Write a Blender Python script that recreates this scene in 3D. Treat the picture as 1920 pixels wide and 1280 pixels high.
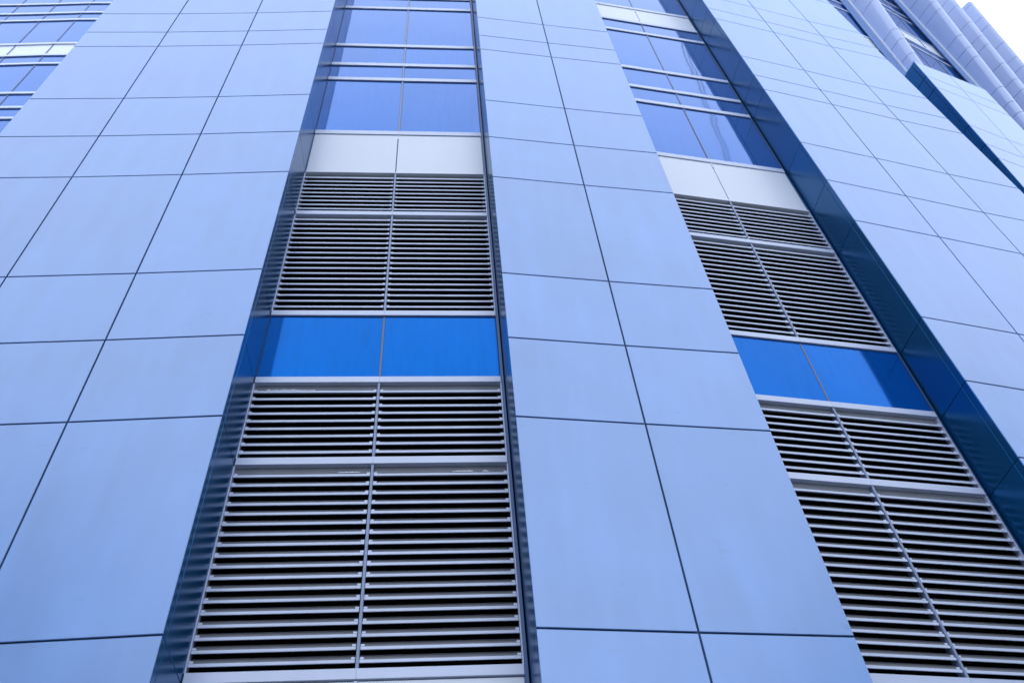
import bpy, math, random
from mathutils import Matrix, Vector

# ------------------------------------------------------------------ scene, camera, light
for o in list(bpy.data.objects):
    bpy.data.objects.remove(o, do_unlink=True)
scene = bpy.context.scene
COL = scene.collection
random.seed(7)
EYE = 1.6                                   # eye height of the photographer

cam_d = bpy.data.cameras.new('camera')
cam_d.sensor_fit = 'HORIZONTAL'; cam_d.sensor_width = 36.0
cam_d.lens = 1721.26 / 1920 * 36.0
cam_d.clip_start = 0.05; cam_d.clip_end = 2000
cam_d.dof.use_dof = True; cam_d.dof.focus_distance = 9.5; cam_d.dof.aperture_fstop = 2.8
cam = bpy.data.objects.new('camera', cam_d); COL.objects.link(cam)
cr = Vector((0.99491710, 0.07900556, -0.06243463))
cu = Vector((0.10069738, -0.78059613, 0.61687091))
cf = Vector((0.0, 0.62002242, 0.78458409))
m = Matrix.Identity(4)
for i in range(3):
    m[i][0] = cr[i]; m[i][1] = cu[i]; m[i][2] = -cf[i]
m[2][3] = EYE
cam.matrix_world = m
scene.camera = cam

SUN_EL, SUN_AZ = math.radians(32), math.radians(76)   # azimuth clockwise from +Y: veiled sun low beyond the right edge
world = bpy.data.worlds.new('World'); scene.world = world
world.use_nodes = True
wn = world.node_tree.nodes; wl = world.node_tree.links
bg = wn['Background']
sky = wn.new('ShaderNodeTexSky'); sky.sky_type = 'NISHITA'; sky.sun_disc = False
sky.sun_elevation = SUN_EL; sky.sun_rotation = SUN_AZ
sky.dust_density = 4.0; sky.air_density = 1.2; sky.ozone_density = 2.0
mixn = wn.new('ShaderNodeMix'); mixn.data_type = 'RGBA'
mixn.inputs['Factor'].default_value = 0.92                # an even bright overcast over the blue
wl.new(sky.outputs['Color'], mixn.inputs['A'])
mixn.inputs['B'].default_value = (15.2, 16.8, 20.6, 1)
wl.new(mixn.outputs['Result'], bg.inputs['Color'])
bg.inputs['Strength'].default_value = 0.11

sun_d = bpy.data.lights.new('sun', 'SUN'); sun_d.energy = 1.5; sun_d.angle = math.radians(15)
sun_d.color = (1.0, 0.97, 0.93)
sun = bpy.data.objects.new('sun', sun_d); COL.objects.link(sun)
sdir = Vector((math.sin(SUN_AZ) * math.cos(SUN_EL), math.cos(SUN_AZ) * math.cos(SUN_EL), math.sin(SUN_EL)))
sun.rotation_euler = sdir.to_track_quat('Z', 'Y').to_euler()
sun.location = (20, -30, 60)

vs = scene.view_settings
vs.view_transform = 'Standard'; vs.look = 'None'; vs.exposure = 0.06; vs.gamma = 1.0
vs.use_curve_mapping = False

# ------------------------------------------------------------------ materials
def new_mat(name):
    mt = bpy.data.materials.new(name); mt.use_nodes = True
    return mt, mt.node_tree.nodes, mt.node_tree.links, mt.node_tree.nodes['Principled BSDF']

def ramp(n, l, src, stops):
    r = n.new('ShaderNodeValToRGB')
    while len(r.color_ramp.elements) < len(stops):
        r.color_ramp.elements.new(0.5)
    for e, (p, c) in zip(r.color_ramp.elements, stops):
        e.position = p; e.color = (*c, 1) if len(c) == 3 else c
    l.new(src, r.inputs[0]); return r

def noise(n, l, scale, detail=4, rough=0.55, stretch=(1, 1, 1), dist=0.0):
    g = n.new('ShaderNodeNewGeometry')
    mp = n.new('ShaderNodeMapping'); mp.inputs['Scale'].default_value = stretch
    l.new(g.outputs['Position'], mp.inputs['Vector'])
    t = n.new('ShaderNodeTexNoise'); t.inputs['Scale'].default_value = scale
    t.inputs['Detail'].default_value = detail; t.inputs['Roughness'].default_value = rough
    t.inputs['Distortion'].default_value = dist
    l.new(mp.outputs['Vector'], t.inputs['Vector']); return t

def math_node(n, l, op, a, b):
    k = n.new('ShaderNodeMath'); k.operation = op
    for i, v in enumerate((a, b)):
        if isinstance(v, (int, float)): k.inputs[i].default_value = v
        else: l.new(v, k.inputs[i])
    return k.outputs[0]

def metal_paint(name, col, rough, var=0.05, stain=0.10, coat=0.0, bump=0.02, spec=0.5, metallic=0.0, ior=1.5):
    """painted sheet metal: each panel a shade off its neighbour, faint rain streaks and smudges, oil-canning"""
    mt, n, l, b = new_mat(name)
    oi = n.new('ShaderNodeObjectInfo')
    n1 = noise(n, l, 1.1, 2, 0.5)
    n2 = noise(n, l, 2.4, 2, 0.5, (2.0, 2.0, 0.3))
    a = math_node(n, l, 'MULTIPLY', math_node(n, l, 'SUBTRACT', oi.outputs['Random'], 0.5), var)
    s1 = math_node(n, l, 'MULTIPLY', math_node(n, l, 'SUBTRACT', n1.outputs['Fac'], 0.5), stain * 1.3)
    s2 = math_node(n, l, 'MULTIPLY', math_node(n, l, 'SUBTRACT', n2.outputs['Fac'], 0.5), stain)
    sc = noise(n, l, 5.0, 3, 0.55, (1, 1, 3.0))
    scr = ramp(n, l, sc.outputs['Fac'], [(0.66, (0, 0, 0)), (0.78, (1, 1, 1))])
    s2 = math_node(n, l, 'SUBTRACT', s2, math_node(n, l, 'MULTIPLY', scr.outputs['Color'], stain * 0.7))
    v = math_node(n, l, 'ADD', 1.0, math_node(n, l, 'ADD', a, math_node(n, l, 'ADD', s1, s2)))
    rgb = n.new('ShaderNodeRGB'); rgb.outputs[0].default_value = (*col, 1)
    vm = n.new('ShaderNodeVectorMath'); vm.operation = 'SCALE'
    l.new(rgb.outputs[0], vm.inputs[0]); l.new(v, vm.inputs['Scale'])
    l.new(vm.outputs[0], b.inputs['Base Color'])
    rr = math_node(n, l, 'ADD', rough, math_node(n, l, 'MULTIPLY', math_node(n, l, 'SUBTRACT', n1.outputs['Fac'], 0.5), 0.08))
    l.new(rr, b.inputs['Roughness'])
    b.inputs['Specular IOR Level'].default_value = spec; b.inputs['IOR'].default_value = ior
    b.inputs['Metallic'].default_value = metallic
    b.inputs['Coat Weight'].default_value = coat; b.inputs['Coat Roughness'].default_value = 0.12
    nb = noise(n, l, 1.7, 2, 0.5)
    bp = n.new('ShaderNodeBump'); bp.inputs['Strength'].default_value = bump; bp.inputs['Distance'].default_value = 0.1
    l.new(nb.outputs['Fac'], bp.inputs['Height']); l.new(bp.outputs[0], b.inputs['Normal'])
    return mt

def glass_mat(name, col, rough=0.03, ior=1.6, metal=0.6):
    """blue solar-control glass, opaque from outside, with run-off streaks"""
    mt, n, l, b = new_mat(name)
    n1 = noise(n, l, 4.0, 6, 0.6, (4.0, 4.0, 0.3), 0.8)
    n2 = noise(n, l, 60.0, 2, 0.6)
    n3 = noise(n, l, 0.8, 3, 0.6)
    oi = n.new('ShaderNodeObjectInfo')
    f = math_node(n, l, 'ADD', math_node(n, l, 'MULTIPLY', math_node(n, l, 'SUBTRACT', n1.outputs['Fac'], 0.5), 0.34),
                  math_node(n, l, 'MULTIPLY', math_node(n, l, 'SUBTRACT', n2.outputs['Fac'], 0.5), 0.12))
    f = math_node(n, l, 'ADD', f, math_node(n, l, 'MULTIPLY', math_node(n, l, 'SUBTRACT', n3.outputs['Fac'], 0.5), 0.2))
    f = math_node(n, l, 'ADD', f, math_node(n, l, 'MULTIPLY', math_node(n, l, 'SUBTRACT', oi.outputs['Random'], 0.5), 0.08))
    f = math_node(n, l, 'ADD', f, 1.0)
    rgb = n.new('ShaderNodeRGB'); rgb.outputs[0].default_value = (*col, 1)
    vm = n.new('ShaderNodeVectorMath'); vm.operation = 'SCALE'
    l.new(rgb.outputs[0], vm.inputs[0]); l.new(f, vm.inputs['Scale'])
    l.new(vm.outputs[0], b.inputs['Base Color'])
    b.inputs['IOR'].default_value = ior; b.inputs['Metallic'].default_value = metal
    l.new(math_node(n, l, 'ADD', rough, math_node(n, l, 'MULTIPLY', n1.outputs['Fac'], 0.03)), b.inputs['Roughness'])
    nb = noise(n, l, 1.3, 1, 0.4)
    bp = n.new('ShaderNodeBump'); bp.inputs['Strength'].default_value = 0.03; bp.inputs['Distance'].default_value = 0.1
    l.new(nb.outputs['Fac'], bp.inputs['Height']); l.new(bp.outputs[0], b.inputs['Normal'])
    return mt

M = {}
M['clad'] = metal_paint('blue_silver_cladding', (0.184, 0.368, 0.74), 0.33, 0.10, 0.19, 0.0, 0.025, 0.5, 0.0, 1.92)
M['fin'] = metal_paint('pale_silver_fin_sheet', (0.30, 0.405, 0.67), 0.34, 0.04, 0.08, 0.0, 0.02, 0.5, 0.0, 2.0)
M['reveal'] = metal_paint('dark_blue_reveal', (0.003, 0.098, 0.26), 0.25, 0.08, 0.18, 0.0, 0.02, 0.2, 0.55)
M['strip'] = metal_paint('mid_blue_side_panel', (0.07, 0.20, 0.50), 0.3, 0.05, 0.12, 0.0, 0.02, 0.5, 0.0, 1.8)
M['alu'] = metal_paint('anodised_aluminium', (0.60, 0.68, 0.86), 0.36, 0.05, 0.12, 0.0, 0.01, 0.5, 0.0, 1.8)
M['lmull'] = metal_paint('pale_louvre_mullion', (0.27, 0.34, 0.50), 0.4, 0.05, 0.15)
M['mullion'] = metal_paint('grey_blue_mullion', (0.07, 0.125, 0.26), 0.35, 0.06, 0.16, 0.0, 0.01, 0.5, 0.3)
M['slat'] = metal_paint('louvre_aluminium', (0.64, 0.72, 0.89), 0.42, 0.08, 0.18, 0.0, 0.01, 0.5, 0.0, 1.6)
M['blade'] = metal_paint('shaded_grey_blade', (0.17, 0.18, 0.20), 0.6, 0.06, 0.3)  # bare grey finish, darkened to carry the shade under the slats above
M['head'] = metal_paint('grey_louvre_head', (0.20, 0.22, 0.25), 0.5, 0.06, 0.3)
M['white'] = metal_paint('white_spandrel', (0.78, 0.84, 0.91), 0.30, 0.03, 0.03)
M['core'] = metal_paint('dark_joint_backing', (0.034, 0.092, 0.21), 0.8, 0.0, 0.3)
M['void'] = metal_paint('black_louvre_void', (0.004, 0.004, 0.006), 0.9, 0.0, 0.3)  # near-black colour stands in for the unlit depth behind the louvres
M['glass'] = glass_mat('blue_window_glass', (0.012, 0.125, 0.43), 0.03, 1.62, 0.6)
M['tglass'] = glass_mat('tower_window_glass', (0.012, 0.11, 0.38), 0.05, 1.5, 0.3)
M['blue'] = glass_mat('blue_spandrel_glass', (0.0, 0.118, 0.44), 0.07, 1.15, 0.6)

def ground_mat():
    mt, n, l, b = new_mat('grey_paving')
    t = noise(n, l, 6.0, 8, 0.65)
    r = ramp(n, l, t.outputs['Fac'], [(0.3, (0.055, 0.055, 0.052)), (0.7, (0.11, 0.11, 0.105))])
    l.new(r.outputs[0], b.inputs['Base Color']); b.inputs['Roughness'].default_value = 0.85
    return mt
M['ground'] = ground_mat()

# ------------------------------------------------------------------ builders
WLOC = {}                                     # world placement of every object, for parenting
def place(o, parent, mat_world):
    COL.objects.link(o)
    WLOC[o] = mat_world
    if parent is not None:
        o.parent = parent
        o.matrix_parent_inverse = WLOC[parent].inverted()
    o.matrix_world = mat_world
    o.matrix_basis = mat_world
    return o

def empty(name, loc, label, cat):
    o = bpy.data.objects.new(name, None); o.empty_display_size = 0.3
    place(o, None, Matrix.Translation(loc))
    o['label'] = label; o['category'] = cat
    return o

def mesh(name, verts, faces, mat, smooth=False):
    me = bpy.data.meshes.new(name)
    me.from_pydata([tuple(v) for v in verts], [], faces)
    me.materials.append(mat)
    if smooth:
        for p in me.polygons: p.use_smooth = True
    return me

def part(name, me, parent, mw=None):
    o = bpy.data.objects.new(name, me)
    return place(o, parent, mw or Matrix.Identity(4))

def slab(name, c, th, mat, parent, ch=0.003):
    """flat plate; c = four front corners, counter-clockwise seen from outside"""
    c = [Vector(p) for p in c]
    ctr = sum(c, Vector()) / 4
    nrm = (c[1] - c[0]).cross(c[3] - c[0]).normalized()
    vs_, ins = [], []
    for i in range(4):
        e1 = (c[(i + 1) % 4] - c[i]).normalized(); e2 = (c[(i - 1) % 4] - c[i]).normalized()
        ins.append(c[i] + (e1 + e2) * ch)
    back = [p - nrm * th for p in c]; mid = [p - nrm * ch for p in c]
    V = [p - ctr for p in back + mid + ins]
    F = [(3, 2, 1, 0), (8, 9, 10, 11)]
    for i in range(4):
        j = (i + 1) % 4
        F += [(i, j, 4 + j, 4 + i), (4 + i, 4 + j, 8 + j, 8 + i)]
    return part(name, mesh(name, V, F, mat), parent, Matrix.Translation(ctr))

def plan_slab(name, a, b, z0, z1, th, mat, parent, gap=0.018, ch=0.003, lean=None, gl=None, gr=None):
    """upright plate on the plan segment a->b (outside on the right-hand side), with half a joint left free all round"""
    a = Vector(a); b = Vector(b); d = (b - a).normalized(); g = gap / 2
    gl = g if gl is None else gl; gr = g if gr is None else gr
    a2, b2 = a + d * gl, b - d * gr
    def P(p, z):
        q = p + (Vector(lean) * z if lean else Vector((0, 0)))
        return (q.x, q.y, z + EYE)
    return slab(name, [P(a2, z0 + g), P(b2, z0 + g), P(b2, z1 - g), P(a2, z1 - g)], th, mat, parent, ch)

def prism(name, pts, z0, z1, mat, parent, lean=None, cap=True):
    """closed core from plan points (counter-clockwise)"""
    k = len(pts); V = []
    for z in (z0, z1):
        for p in pts:
            q = Vector(p) + (Vector(lean) * z if lean else Vector((0, 0)))
            V.append((q.x, q.y, z + EYE))
    F = [(i, (i + 1) % k, k + (i + 1) % k, k + i) for i in range(k)]
    if cap: F += [tuple(range(k - 1, -1, -1)), tuple(range(k, 2 * k))]
    ctr = sum((Vector(v) for v in V), Vector()) / len(V)
    return part(name, mesh(name, [Vector(v) - ctr for v in V], F, mat), parent, Matrix.Translation(ctr))

def box_data(boxes):
    V, F = [], []
    for (x0, x1, y0, y1, z0, z1) in boxes:
        b = len(V)
        V += [(x0, y0, z0), (x1, y0, z0), (x1, y1, z0), (x0, y1, z0), (x0, y0, z1), (x1, y0, z1), (x1, y1, z1), (x0, y1, z1)]
        F += [(b, b + 3, b + 2, b + 1), (b + 4, b + 5, b + 6, b + 7), (b, b + 1, b + 5, b + 4), (b + 1, b + 2, b + 6, b + 5),
              (b + 2, b + 3, b + 7, b + 6), (b + 3, b, b + 4, b + 7)]
    return V, F

def extrude_x(prof, x0, x1):
    """closed (y, z) profile drawn along x"""
    k = len(prof)
    V = [(x0, y, z) for y, z in prof] + [(x1, y, z) for y, z in prof]
    F = [(i, k + i, k + (i + 1) % k, (i + 1) % k) for i in range(k)]
    F += [tuple(range(k)), tuple(range(2 * k - 1, k - 1, -1))]
    return V, F

# ------------------------------------------------------------------ heights of the joints (metres above eye level)
LV = {0: 3.917, 1: 6.160, 2: 7.335, 3: 8.506, 4: 10.756, 5: 11.932, 6: 13.187, 7: 15.289, 8: 15.951, 9: 16.877,
      10: 18.972, 11: 19.638, 12: 20.565}
for k in range(12, 42, 3):
    LV[k + 1] = LV[k] + 2.1; LV[k + 2] = LV[k + 1] + 0.665; LV[k + 3] = LV[k + 2] + 0.925
LV[-1] = 2.742; LV[-2] = 1.567; LV[-3] = -0.60; LV[-4] = -EYE + 0.01

# ------------------------------------------------------------------ ground
gr = part('ground', mesh('ground', [(-600, -600, 0), (600, -600, 0), (600, 600, 0), (-600, 600, 0)], [(0, 1, 2, 3)], M['ground']), None)
gr['kind'] = 'structure'

# ------------------------------------------------------------------ the main block: three clad piers, two recessed bays
B = empty('office_building', (1, 6.5, 0), 'pale blue panelled office block with two recessed louvred window strips, filling the centre', 'building')
TOP = 18
LEVELS = list(range(-4, TOP))

def pier(points, left_in, right_in, label, back, left_mat='reveal', right_mat='reveal'):
    """clad pier: front columns of panels through `points`, side reveals running back to left_in / right_in"""
    P = [Vector(p) for p in points]; Li, Ri = Vector(left_in), Vector(right_in)
    ins = 0.020
    def inset(p, *ns):
        q = Vector(p)
        for n_ in ns: q = q - n_ * ins
        return q
    def nor(a, b):
        d = (b - a).normalized(); return Vector((d.y, -d.x))
    nl, nr = nor(Li, P[0]), nor(P[-1], Ri)
    front = []
    for i, p in enumerate(P):
        if i == 0: front.append(inset(p, nor(P[0], P[1]), nl))
        elif i == len(P) - 1: front.append(inset(p, nor(P[-2], P[-1]), nr))
        else: front.append(inset(p, nor(P[i - 1], P[i])))
    core = [inset(Li, nl)] + front + [inset(Ri, nr)] + [Vector(q) for q in back]
    pr = prism('pier', core, LV[-4], LV[TOP] + 0.1, M['core'], B)
    pr['label'] = label
    for k in LEVELS:
        z0, z1 = LV[k], LV[k + 1]
        for i in range(len(P) - 1):
            gl = 0.002 if i == 0 else None; gr_ = 0.002 if i == len(P) - 2 else None
            plan_slab('cladding_panel', P[i], P[i + 1], z0, z1, 0.010, M['clad'], pr, gap=0.018, gl=gl, gr=gr_)
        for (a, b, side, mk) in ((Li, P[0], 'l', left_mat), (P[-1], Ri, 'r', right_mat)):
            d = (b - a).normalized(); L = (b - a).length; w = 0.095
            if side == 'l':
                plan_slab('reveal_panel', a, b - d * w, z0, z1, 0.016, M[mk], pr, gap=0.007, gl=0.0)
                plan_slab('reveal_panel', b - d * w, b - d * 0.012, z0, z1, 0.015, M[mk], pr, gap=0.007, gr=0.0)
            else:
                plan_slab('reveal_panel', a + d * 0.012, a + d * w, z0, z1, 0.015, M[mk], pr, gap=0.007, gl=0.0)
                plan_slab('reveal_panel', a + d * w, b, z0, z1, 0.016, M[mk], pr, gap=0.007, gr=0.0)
    return pr

p1 = [(-6.684, 5.010), (-5.338, 5.146), (-3.975, 5.265), (-2.630, 5.370)]
p2 = [(-0.033, 5.736), (1.160, 6.000), (2.357, 6.257)]
p3 = [(4.915, 6.977), (6.184, 7.400), (7.474, 7.840), (8.750, 8.255)]
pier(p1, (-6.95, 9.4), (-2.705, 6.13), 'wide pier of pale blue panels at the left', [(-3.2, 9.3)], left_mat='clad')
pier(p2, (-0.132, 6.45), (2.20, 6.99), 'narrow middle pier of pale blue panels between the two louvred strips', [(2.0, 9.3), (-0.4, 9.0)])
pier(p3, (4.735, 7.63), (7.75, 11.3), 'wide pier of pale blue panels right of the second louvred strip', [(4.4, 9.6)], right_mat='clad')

def louvre_slat_mesh(w):
    # outline in (depth, height): front lip, dark shadow groove, blade rising steeply inwards, thin sheet
    V, F = extrude_x([(0.0, 0.002), (0.0, 0.028), (0.009, 0.028), (0.009, 0.002)], 0, w)
    nose = len(F)
    v2, f2 = extrude_x([(0.010, 0.012), (0.010, 0.037), (0.062, 0.106), (0.0645, 0.104), (0.013, 0.012)], 0, w)
    b = len(V); V += v2; F += [tuple(i + b for i in f) for f in f2]
    blade = len(F)
    for x0, x1 in ((0.0, 0.03), (w - 0.03, w)):          # end clips
        b = len(V)
        v2, f2 = box_data([(x0, x1, 0.012, 0.034, 0.034, 0.058)])
        V += v2; F += [tuple(i + b for i in f) for f in f2]
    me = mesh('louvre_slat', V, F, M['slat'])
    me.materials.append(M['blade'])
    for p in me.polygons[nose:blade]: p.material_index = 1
    return me

def window_bay(A, Bp, label, below='panel'):
    A = Vector(A); Bp = Vector(Bp); W = (Bp - A).length
    psi = math.atan2(Bp.y - A.y, Bp.x - A.x)
    base = Matrix.Translation((A.x, A.y, EYE)) @ Matrix.Rotation(psi, 4, 'Z')
    def at(x, y, z): return base @ Matrix.Translation((x, y, z))
    # dark shaft behind the louvres
    zb, zt = LV[-4], LV[TOP]
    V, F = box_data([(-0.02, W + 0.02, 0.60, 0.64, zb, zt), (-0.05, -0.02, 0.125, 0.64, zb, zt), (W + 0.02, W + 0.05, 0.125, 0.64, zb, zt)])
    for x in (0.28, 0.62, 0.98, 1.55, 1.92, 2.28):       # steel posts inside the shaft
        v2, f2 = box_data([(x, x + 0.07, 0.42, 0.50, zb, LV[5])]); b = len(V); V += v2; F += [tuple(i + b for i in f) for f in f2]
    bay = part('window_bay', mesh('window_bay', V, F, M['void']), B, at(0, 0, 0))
    bay['label'] = label
    sd = mesh('side_frame', *box_data([(0, 0.03, 0, 0.10, zb, zt)]), M['mullion'])
    part('side_frame', sd, bay, at(-0.034, 0.020, 0)); part('side_frame', sd, bay, at(W + 0.004, 0.020, 0))
    bar_me = mesh('transom', *extrude_x([(0, 0.003), (0, 0.088), (0.006, 0.094), (0.10, 0.094), (0.10, 0.0), (0.003, 0.0)], 0, W / 2 - 0.001), M['alu'])
    tall_me = mesh('transom', *extrude_x([(0, 0.003), (0, 0.118), (0.006, 0.124), (0.10, 0.124), (0.10, 0.0), (0.003, 0.0)], 0, W / 2 - 0.001), M['alu'])
    shallow_me = mesh('transom', *extrude_x([(0, 0.004), (0, 0.034), (0.006, 0.040), (0.10, 0.040), (0.10, 0.0), (0.004, 0.0)], 0, W / 2 - 0.001), M['white'])
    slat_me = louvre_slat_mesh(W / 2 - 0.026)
    head_me = mesh('louvre_head', *box_data([(0, W / 2 - 0.026, 0.052, 0.064, -0.118, 0.0)]), M['head'])
    seal = mesh('sealant_line', *extrude_x([(0, 0), (0, 0.006), (0.05, 0.006), (0.05, 0)], 0, W - 0.05), M['mullion'])
    mid = W / 2
    kind = {0: 'l18', 1: 'l9', 2: 'blue', 3: 'l18', 4: 'l9', -1: 'white', -2: 'white', -3: 'white', -4: 'white'}
    for k in LEVELS:
        z0, z1 = LV[k], LV[k + 1]; t = kind.get(k, 'glass')
        if k in (5, 11, 17): t = 'white'
        # transom on the lower joint
        if k == 5: me_ = shallow_me
        else: me_ = tall_me if k >= 6 else bar_me
        for h in (0, 1):
            part('transom', me_, bay, at(h * (mid + 0.001), 0.0, z0))
        zl = z0 + (0.040 if k == 5 else 0.124 if k >= 6 else 0.094)
        if t in ('l18', 'l9'):
            n = 18 if t == 'l18' else 9
            first = 0.132 if k == 3 else 0.148
            pitch = 0.1147 if n == 18 else 0.109
            for h in (0, 1):
                x = 0.006 if h == 0 else mid + 0.016
                for i in range(n):
                    dz = random.uniform(-0.0015, 0.0015)
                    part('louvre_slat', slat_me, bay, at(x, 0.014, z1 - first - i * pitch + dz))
                part('louvre_head', head_me, bay, at(x, 0.0, z1))
            if (k, W > 2.544) in ((1, False), (0, False)):
                for xa, xb in (((0.12, 0.62),) if k == 1 else ((0.95, 1.16), (2.02, 2.22), (2.30, 2.37))):
                    V2, F2 = [], []; nseg = int((xb - xa) / 0.012)
                    for q in range(nseg + 1):
                        x_ = xa + (xb - xa) * q / nseg; h_ = random.uniform(0.004, 0.016) * (1 if 0 < q < nseg else 0.1)
                        V2 += [(x_, 0, 0), (x_, 0, h_), (x_, 0.004, h_), (x_, 0.004, 0)]
                    for q in range(nseg):
                        for j in range(4):
                            F2.append((4 * q + j, 4 * q + 4 + j, 4 * q + 4 + (j + 1) % 4, 4 * q + (j + 1) % 4))
                    part('torn_sealant', mesh('torn_sealant', V2, F2, M['white']), bay, at(0, 0.046, z1 - first + 0.074))
            fr = mesh('mullion', *extrude_x([(0.0, zl), (0.0, z1), (0.09, z1), (0.09, zl)], -0.012, 0.012), M['lmull'])
            part('mullion', fr, bay, at(mid, 0.010, 0))
            rail = mesh('louvre_edge', *box_data([(0, 0.010, 0, 0.07, zl, z1)]), M['alu'])
            part('louvre_edge', rail, bay, at(-0.008, 0.010, 0)); part('louvre_edge', rail, bay, at(W - 0.006, 0.010, 0))
        elif t == 'white':
            for h in (0, 1):
                g = 0.006
                x0, x1 = (0.0, mid - g) if h == 0 else (mid + g, W)
                c = [at(x0, 0.014, zl + 0.004).to_translation(), at(x1, 0.014, zl + 0.004).to_translation(),
                     at(x1, 0.014, z1 - 0.012).to_translation(), at(x0, 0.014, z1 - 0.012).to_translation()]
                slab('spandrel_panel', c, 0.03, M['white'], bay, 0.004)
            part('joint_strip', mesh('joint_strip', *box_data([(-0.03, 0.03, 0, 0.02, zl, z1)]), M['core']), bay, at(mid, 0.046, 0))
            part('panel_clip', mesh('panel_clip', *box_data([(-0.012, 0.012, 0, 0.03, -0.16, -0.012)]), M['alu']), bay, at(mid, 0.006, z1))
        else:
            gm = M['blue'] if t == 'blue' else M['glass']
            for h in (0, 1):
                x0, x1 = (0.0, mid - 0.020 + (0.006 if t == 'blue' else 0)) if h == 0 else (mid + 0.020 - (0.006 if t == 'blue' else 0), W)
                tw = random.uniform(-0.002, 0.002)        # each pane sits a hair out of true
                c = [at(x0, 0.022 + tw, zl).to_translation(), at(x1, 0.022 - tw, zl).to_translation(),
                     at(x1, 0.022 - tw, z1).to_translation(), at(x0, 0.022 + tw, z1).to_translation()]
                slab('glass_pane', c, 0.012, gm, bay, 0.002)
            hw = 0.021 if t == 'glass' else 0.013
            part('mullion', mesh('mullion', *extrude_x([(0.0, zl), (0.0, z1), (0.06, z1), (0.06, zl)], -hw, hw), M['mullion']), bay, at(mid, 0.020, 0))
            if t == 'glass': part('mullion_cap', mesh('mullion_cap', *extrude_x([(0.0, zl), (0.0, z1), (0.02, z1), (0.02, zl)], -0.007, 0.007), M['strip']), bay, at(mid, 0.010, 0))
    return bay

window_bay((-2.683, 5.990), (-0.160, 6.315), 'louvred and glazed window strip left of the middle pier')
ang = math.radians(14.7)
window_bay((4.712 - 2.545 * math.cos(ang), 7.497 - 2.545 * math.sin(ang)), (4.712, 7.497), 'louvred and glazed window strip right of the middle pier')

# ------------------------------------------------------------------ the glazed wing set back on the left
Wg = empty('glazed_wing', (-12, 9.2, 0), 'set-back blue glass wing with thin pale bars behind the left pier', 'building')
KP = [(-20.9, 8.28), (-19.75, 8.41), (-18.58, 8.53), (-17.42, 8.63), (-16.25, 8.74), (-15.07, 8.845), (-13.89, 8.935),
      (-12.775, 9.012), (-11.65, 9.12), (-10.53, 9.25), (-9.4, 9.40), (-8.3, 9.56), (-7.2, 9.74)]
KP = [Vector(p) for p in KP]
WT = 27
def off(p, i, d):
    a = KP[max(i - 1, 0)]; b = KP[min(i + 1, len(KP) - 1)]
    t = (b - a).normalized(); return p + Vector((-t.y, t.x)) * d
core = [off(p, i, 0.16) for i, p in enumerate(KP)] + [Vector((-7.2, 16)), Vector((-20.9, 16))]
wall = prism('curtain_wall', core, LV[-4], LV[WT], M['core'], Wg)
def bent_bar(name, z0, z1, d0, d1, mat):
    V = []
    k = len(KP)
    for i, p in enumerate(KP):
        f, b = off(p, i, d0), off(p, i, d1)
        V += [(f.x, f.y, z0 + EYE), (f.x, f.y, z1 + EYE), (b.x, b.y, z1 + EYE), (b.x, b.y, z0 + EYE)]
    F = [(0, 1, 2, 3), (4 * k - 1, 4 * k - 2, 4 * k - 3, 4 * k - 4)]
    for i in range(k - 1):
        for j in range(4):
            a = 4 * i + j; b = 4 * i + (j + 1) % 4
            F.append((a, a + 4, b + 4, b))
    return part(name, mesh(name, V, F, mat), wall)
for k in range(-4, WT):
    z0, z1 = LV[k], LV[k + 1]
    bent_bar('transom', z0, z0 + 0.12, 0.0, 0.14, M['alu'])
    t = 'white' if (k in (5, 11, 17, 23)) else 'glass'
    if k < 6: continue                                     # below this the wing is hidden behind the pier
    for i in range(len(KP) - 1):
        if k < 12 and i > 8: continue
        a, b = off(KP[i], i, 0.035), off(KP[i + 1], i + 1, 0.035)
        nm = 'spandrel_panel' if t == 'white' else 'glass_pane'
        plan_slab(nm, a, b, z0 + 0.11, z1 + 0.01, 0.02, M['white'] if t == 'white' else M['glass'], wall, gap=0.02)
for i, p in enumerate(KP):
    q = off(p, i, 0.022)
    me = mesh('mullion', *box_data([(-0.019, 0.019, 0, 0.09, LV[-4], LV[WT])]), M['mullion'])
    part('mullion', me, wall, Matrix.Translation((q.x, q.y, EYE)) @ Matrix.Rotation(math.radians(4), 4, 'Z'))

# ------------------------------------------------------------------ the finned tower on the right
T = empty('finned_tower', (14, 12.5, 0), 'pale blue tower with rounded vertical fins leaning outwards at the upper right', 'building')

# low pier with the dark blue reveal, its top cut off level below the fins
LN4 = (0.016, -0.056)
q0 = Vector((11.563, 12.035)); q1 = Vector((12.674, 12.562)); q2 = Vector((13.83, 13.118)); q3 = Vector((14.02, 13.215))
n4 = Vector((math.sin(math.radians(25.5)), -math.cos(math.radians(25.5))))
bl = q0 - n4 * 2.2; br = q3 - n4 * 2.2
Z4 = [LV[-4], 1.0, 3.1, 4.03, 4.70, 6.8, 7.73, 8.39, 10.49, 11.42, 12.08, 14.18, 15.10, 15.77, 17.87 - 0.585, 18.975 - 0.585]
Z4 = [LV[-4], 0.52, 2.62, 3.55, 4.21, 6.31, 7.24, 7.90, 10.0, 10.93, 11.59, 13.69, 14.62, 15.28, 16.877, 18.975, 19.641, 20.567, 22.667, 23.333, 24.21]
def ins4(p, a, b): return p - n4 * a + Vector((n4.y, -n4.x)) * b
p4core = prism('pier', [ins4(bl, 0, -0.034), ins4(q0, 0.034, -0.034), ins4(q2, 0.034, 0.0), ins4(q3, 0.034, 0.034), ins4(br, 0, 0.034)],
               LV[-4], 24.20, M['core'], T, LN4)
p4core['label'] = 'lower pier of pale blue panels with a dark blue side below the fins'
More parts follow.
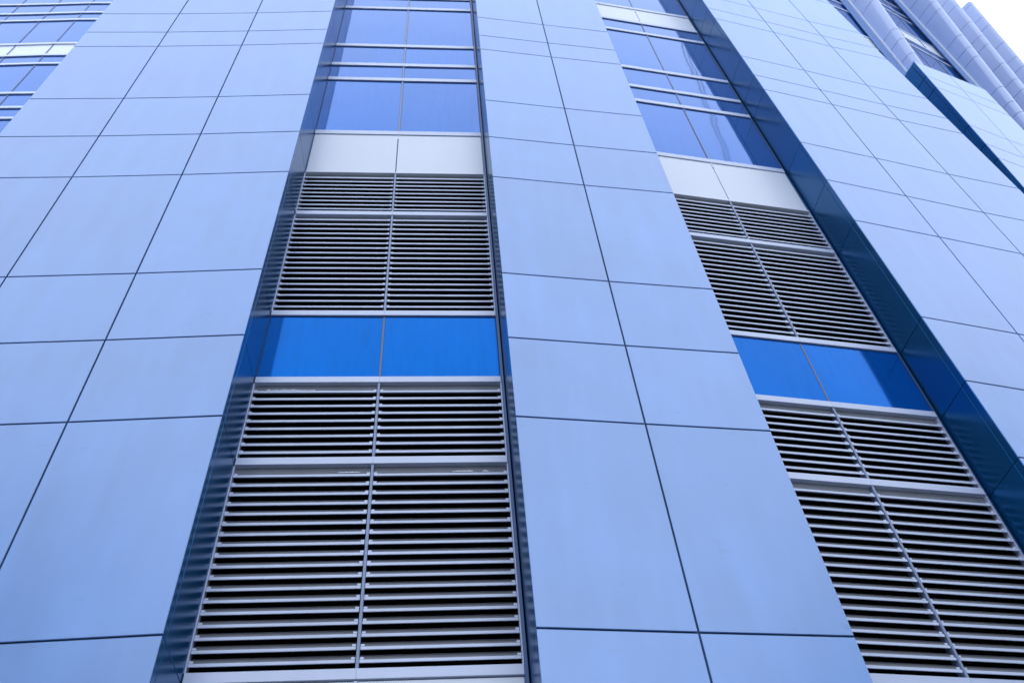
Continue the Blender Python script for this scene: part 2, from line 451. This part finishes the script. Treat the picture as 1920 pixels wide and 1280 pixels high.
for i in range(len(Z4) - 1):
    z0, z1 = Z4[i], Z4[i + 1]
    plan_slab('cladding_panel', q0, q1, z0, z1, 0.010, M['clad'], p4core, lean=LN4, gl=0.002)
    plan_slab('cladding_panel', q1, q2, z0, z1, 0.010, M['clad'], p4core, lean=LN4, gr=0.0)
    d = (q0 - bl).normalized()
    plan_slab('reveal_panel', bl, q0 - d * 0.13, z0, z1, 0.03, M['reveal'], p4core, gap=0.022, lean=LN4)
    plan_slab('reveal_panel', q0 - d * 0.13, q0 - d * 0.012, z0, z1, 0.028, M['reveal'], p4core, gap=0.022, lean=LN4, gr=0.0)
cap = prism('coping', [ins4(bl, 0, 0), q0, q2, ins4(br, 0, 0)], 24.212, 24.25, M['clad'], p4core, LN4)

FINS = [  # root plan point at eye level, lean, facing angle, depth at z=26.36, depth growth, joint heights, top
    dict(root=(11.939, 13.176), lean=(0.026, -0.057), psi=28.5, d0=0.44, dg=0.057, top=46.0, anchor=22.670, pat=(0.926, 0.666, 2.1)),
    dict(root=(15.704, 15.337), lean=(0.032, -0.053), psi=32.0, d0=0.40, dg=0.058, top=47.0, anchor=18.975, pat=(0.666, 0.926, 2.1)),   # second fin
]
def fin_from_nose(n1, n0, psi, d_mid, dg, top, anchor, pat):
    """a fin given two points of its nose line"""
    (x1, y1, z1), (x0, y0, z0) = n1, n0
    c, s = math.cos(math.radians(psi)), math.sin(math.radians(psi))
    nn = Vector((s, -c)); tt = Vector((c, s))
    def rt(x, y, z):
        return Vector((x, y)) - nn * (d_mid + dg * (z - 26.36)) - tt * 0.19
    r1, r0 = rt(x1, y1, z1), rt(x0, y0, z0)
    ln = (r1 - r0) / (z1 - z0); root = r0 - ln * z0
    return dict(root=tuple(root), lean=tuple(ln), psi=psi, d0=d_mid, dg=dg, top=top, anchor=anchor, pat=pat, back=-1.6)
k3 = 34.0 / 33.0
FINS.append(fin_from_nose((20.139 * k3, 14.447 * k3, 37.49 * k3), (19.608 * k3, 14.953 * k3, 31.38 * k3), 37.5, 0.35, 0.055, 47.0, 32.33 - 3.69 * 3, (1.29, 1.62, 0.78)))
FINS.append(fin_from_nose((23.48, 16.277, 43.0), (23.284, 16.931, 37.7), 41.0, 0.30, 0.05, 43.0, 37.7 - 3.69 * 4, (1.29, 1.62, 0.78)))
RAD = 0.17
def fin_profile(fin, z, inset=0.0):
    c, s = math.cos(math.radians(fin['psi'])), math.sin(math.radians(fin['psi']))
    nn = Vector((s, -c)); tt = Vector((c, s))
    root = Vector(fin['root']) + Vector(fin['lean']) * z
    D = max(fin['d0'] + fin['dg'] * (z - 26.36), RAD + 0.03)
    r = RAD - inset
    bk = fin.get('back', -0.25)
    pts = [(inset, bk), (inset, 0.0)]
    for i in range(13):
        a = math.pi - math.pi * i / 12
        pts.append((RAD + r * math.cos(a), D - RAD + r * math.sin(a)))
    pts.append((2 * RAD - inset, 0.0)); pts.append((2 * RAD - inset, bk))
    return [root + tt * x + nn * y for x, y in pts]
def loft(name, rows, mat, parent, close=False, smooth=True, shell=0.0):
    k = len(rows[0][0]); V = []; F = []
    for pts, z in rows:
        V += [Vector((p.x, p.y, z + EYE)) for p in pts]
    for j in range(len(rows) - 1):
        for i in range(k - 1):
            a = j * k + i
            F.append((a, a + 1, a + k + 1, a + k))
    if close:
        F.append(tuple((len(rows) - 1) * k + i for i in range(k)))
    ctr = sum(V, Vector()) / len(V)
    me = mesh(name, [v - ctr for v in V], F, mat, smooth)
    return part(name, me, parent, Matrix.Translation(ctr))
def fin_shell(fin, a, b, parent, th=0.018):
    """one bent sheet of a fin: smooth outside, flat returned edges"""
    oa, ob = fin_profile(fin, a), fin_profile(fin, b)
    ia, ib = fin_profile(fin, a, th), fin_profile(fin, b, th)
    k = len(oa); V = []; F = []
    def ring(pts, z):
        s0 = len(V); V.extend(Vector((p.x, p.y, z + EYE)) for p in pts); return s0
    r0, r1 = ring(oa, a), ring(ob, b)
    t0, t1 = ring(ob, b), ring(ib, b)
    u0, u1 = ring(ia, a), ring(oa, a)
    for i in range(k - 1):
        F.append((r0 + i, r0 + i + 1, r1 + i + 1, r1 + i))
    nsm = len(F)
    for i in range(k - 1):
        F.append((t0 + i, t0 + i + 1, t1 + i + 1, t1 + i)); F.append((u0 + i, u0 + i + 1, u1 + i + 1, u1 + i))
    ctr = sum(V, Vector()) / len(V)
    me = mesh('fin_panel', [v - ctr for v in V], F, M['fin'])
    for p in me.polygons[:nsm]: p.use_smooth = True
    return part('fin_panel', me, parent, Matrix.Translation(ctr))
fin_objs = []
for fi, fin in enumerate(FINS):
    zb = 21.5
    core = loft('fin', [(fin_profile(fin, z_, 0.03), z_) for z_ in [zb + (fin['top'] - 0.05 - zb) * q / 30 for q in range(31)]], M['core'], T, close=True, smooth=False)
    core['label'] = ['rounded fin rising behind the lower pier, nearest the wide pier', 'second rounded fin, right of the tower windows',
                     'third rounded fin', 'last rounded fin against the white sky'][fi]
    z = fin['anchor']; js = [z]; i = 0
    while z < fin['top']:
        z += fin['pat'][i % 3]; i += 1; js.append(min(z, fin['top']))
    for a, b in zip(js[:-1], js[1:]):
        if b < zb + 0.2 or b - a < 0.05: continue
        a2 = max(a, zb) + 0.011; b2 = b - 0.011
        fin_shell(fin, a2, b2, core)
    fin_objs.append(core)

# frontal strip left of each fin, and the bright edge trim on its corner
def at_fin(fin, z, x, y):
    c, s = math.cos(math.radians(fin['psi'])), math.sin(math.radians(fin['psi']))
    return Vector(fin['root']) + Vector(fin['lean']) * z + Vector((c, s)) * x + Vector((s, -c)) * y
def strip(fin, x0, x1, y, z0, z1, mat, name, parent, th=0.03):
    c = [at_fin(fin, z0, x0, y), at_fin(fin, z0, x1, y), at_fin(fin, z1, x1, y), at_fin(fin, z1, x0, y)]
    zz = (z0, z0, z1, z1)
    return slab(name, [(p.x, p.y, z + EYE) for p, z in zip(c, zz)], th, mat, parent)
for fi, fin in enumerate(FINS):
    if fi > 1: continue
    strip(fin, -0.50, -0.045, -0.02, 21.0, fin['top'] - 0.1, M['strip'], 'side_strip', fin_objs[fi])
    strip(fin, -0.042, -0.004, 0.03, 21.0, fin['top'] - 0.1, M['white'], 'edge_trim', fin_objs[fi], 0.05)

def tower_bay(pa, pb, zs, n, label, whites):
    """leaning glazing between two lines; pa, pb give the plan point at height z"""
    def nrm(z):
        d = (pb(z) - pa(z)).normalized(); return Vector((d.y, -d.x))
    zlo, zhi = zs[0], zs[-1]
    def back(p, z, d): q = p(z) - nrm(z) * d; return (q.x, q.y, z + EYE)
    V = [back(pa, zlo, 0.15), back(pb, zlo, 0.15), back(pb, zhi, 0.15), back(pa, zhi, 0.15)]
    V += [back(pa, zlo, 0.6), back(pb, zlo, 0.6), back(pb, zhi, 0.6), back(pa, zhi, 0.6)]
    F = [(0, 1, 2, 3), (7, 6, 5, 4), (1, 5, 6, 2), (4, 0, 3, 7), (3, 2, 6, 7), (4, 5, 1, 0)]
    bay = part('window_bay', mesh('window_bay', V, F, M['core']), T)
    bay['label'] = label
    def pt(u, z, d):
        q = pa(z).lerp(pb(z), u) - nrm(z) * d
        return (q.x, q.y, z + EYE)
    for k in range(len(zs) - 1):
        z0, z1 = zs[k], zs[k + 1]
        me = [pt(0, z0, 0.012), pt(1, z0, 0.012), pt(1, z0 + 0.10, 0.012), pt(0, z0 + 0.10, 0.012)]
        slab('transom', me, 0.12, M['alu'], bay, 0.008)
        for i in range(n):
            u0, u1 = (i + 0.008) / n, (i + 0.992) / n
            wht = k in whites
            c = [pt(u0, z0 + 0.10, 0.035), pt(u1, z0 + 0.10, 0.035), pt(u1, z1 + 0.005, 0.035), pt(u0, z1 + 0.005, 0.035)]
            slab('spandrel_panel' if wht else 'glass_pane', c, 0.02, M['white'] if wht else M['tglass'], bay)
    for i in range(1, n):
        u = i / n; e = 0.02 / (pb(zlo) - pa(zlo)).length
        c = [pt(u - e, zlo, 0.02), pt(u + e, zlo, 0.02), pt(u + e, zhi, 0.02), pt(u - e, zhi, 0.02)]
        slab('mullion', c, 0.03, M['mullion'], bay)
    return bay
def lv(z0, n):
    out = [z0]
    for i in range(n):
        out.append(out[-1] + (0.666, 0.926, 2.1)[i % 3])
    return out
tA = Vector((math.cos(math.radians(25)), math.sin(math.radians(25))))
def g3b(z): return Vector((11.39 + 0.0303 * z, 12.918 - 0.0539 * z)) + tA * 0.25
def g3a(z): return g3b(z) - tA * 3.4
zs3 = lv(15.285, 21)
tower_bay(g3a, g3b, zs3, 3, 'narrow blue glazing seen past the edge of the wide pier', (4, 10, 16))
def g4b(z): return Vector((15.37 + 0.0300 * z, 15.16 - 0.0515 * z)) + Vector((0.85, 0.53)) * 0.2
def g4a(z): return at_fin(FINS[0], z, 2 * RAD + 0.01, -0.05)
zs4 = lv(22.667, 15)
tower_bay(g4a, g4b, zs4, 4, 'blue glazing with pale bars between the first and second fins', (1, 7, 13))
for i in (1, 2):
    tower_bay(lambda z, f=FINS[i]: at_fin(f, z, 2 * RAD + 0.01, -1.35), lambda z, f=FINS[i + 1]: at_fin(f, z, -0.02, -1.35),
              lv(22.667, 15), 3, 'blue glazing hidden between the rear fins', (1, 7, 13))
# body of the tower behind fins and glazing
body = [at_fin(FINS[0], 30, -3.5, -0.9), at_fin(FINS[0], 30, 0, -0.7), at_fin(FINS[1], 30, 0, -1.9), at_fin(FINS[2], 30, 0, -2.1),
        at_fin(FINS[3], 30, 0.1, -2.1), Vector((21, 28)), Vector((9, 24))]
prism('tower_body', body, LV[-4], 41.0, M['core'], T)

# ------------------------------------------------------------------ out of the frame: blocks added to darken reflections, and the mirrored cables
M['brick'] = metal_paint('dark_brick', (0.10, 0.07, 0.06), 0.8, 0.0, 0.4)
M['render'] = metal_paint('grey_render', (0.22, 0.22, 0.23), 0.8, 0.0, 0.3)
M['pane'] = glass_mat('dark_window_glass', (0.02, 0.03, 0.05), 0.05, 1.5, 0.0)
def neighbour(x0, x1, y0, y1, h, label, mat, face):  # unseen block, added to dim the sky mirrored in the panels
    N = empty('unseen_darkening_block', ((x0 + x1) / 2, (y0 + y1) / 2, 0), label, 'building')
    nb = part('wall', mesh('wall', *box_data([(x0, x1, y0, y1, 0, h), (x0 - .3, x1 + .3, y0 - .3, y1 + .3, h, h + 0.5)]), M[mat]), N)
    me = mesh('window', *box_data([(0, 1.6, 0, 0.08, 0, 1.7)]), M['pane'])
    L = (x1 - x0) if face == 'y' else (y1 - y0)
    for fl in range(int((h - 2) / 3.4)):
        for i in range(int((L - 1) / 3.0)):
            mw = Matrix.Translation((x0 + 1 + i * 3.0, y1 - 0.02, 1.6 + fl * 3.4)) if face == 'y' else \
                Matrix.Translation((x0 + 0.02, y0 + 1 + i * 3.0, 1.6 + fl * 3.4)) @ Matrix.Rotation(math.pi / 2, 4, 'Z')
            part('window', me, nb, mw)
neighbour(-48, -14.5, -38, -21, 29.0, 'unseen dark brick block, added to darken the lower left panels', 'brick', 'y')
neighbour(33, 55, -36, 0, 31.0, 'unseen grey block, added to darken the lower right panels', 'render', 'x')

M['cable'] = metal_paint('black_cable', (0.01, 0.01, 0.012), 0.6, 0.0, 0.1)
def cable(a, b, sag, r, label):
    a, b = Vector(a), Vector(b); V = []; F = []; n = 24
    d = (b - a).normalized(); s_ = d.cross(Vector((0, 0, 1))).normalized(); u_ = s_.cross(d)
    for i in range(n + 1):
        f = i / n; p = a.lerp(b, f) - Vector((0, 0, sag * 4 * f * (1 - f)))
        for j in range(6):
            an = j * math.pi / 3; V.append(p + s_ * (r * math.cos(an)) + u_ * (r * math.sin(an)))
    for i in range(n):
        for j in range(6):
            F.append((6 * i + j, 6 * i + (j + 1) % 6, 6 * i + 6 + (j + 1) % 6, 6 * i + 6 + j))
    o = part('overhead_cable', mesh('overhead_cable', V, F, M['cable'], True), None)
    o['label'] = label; o['category'] = 'cable'; o['group'] = 'cables mirrored in the right window strip'
for dx, lab in ((0.0, 'thin dark cable mirrored in the right strip of windows, left one of the pair'),
                (0.16, 'thin dark cable mirrored in the right strip of windows, right one of the pair')):
    cable((5.30 + dx, 7.06, 27.6), (33.0, -15.32 + dx * 0.8, 27.6), 0.30, 0.013, lab)
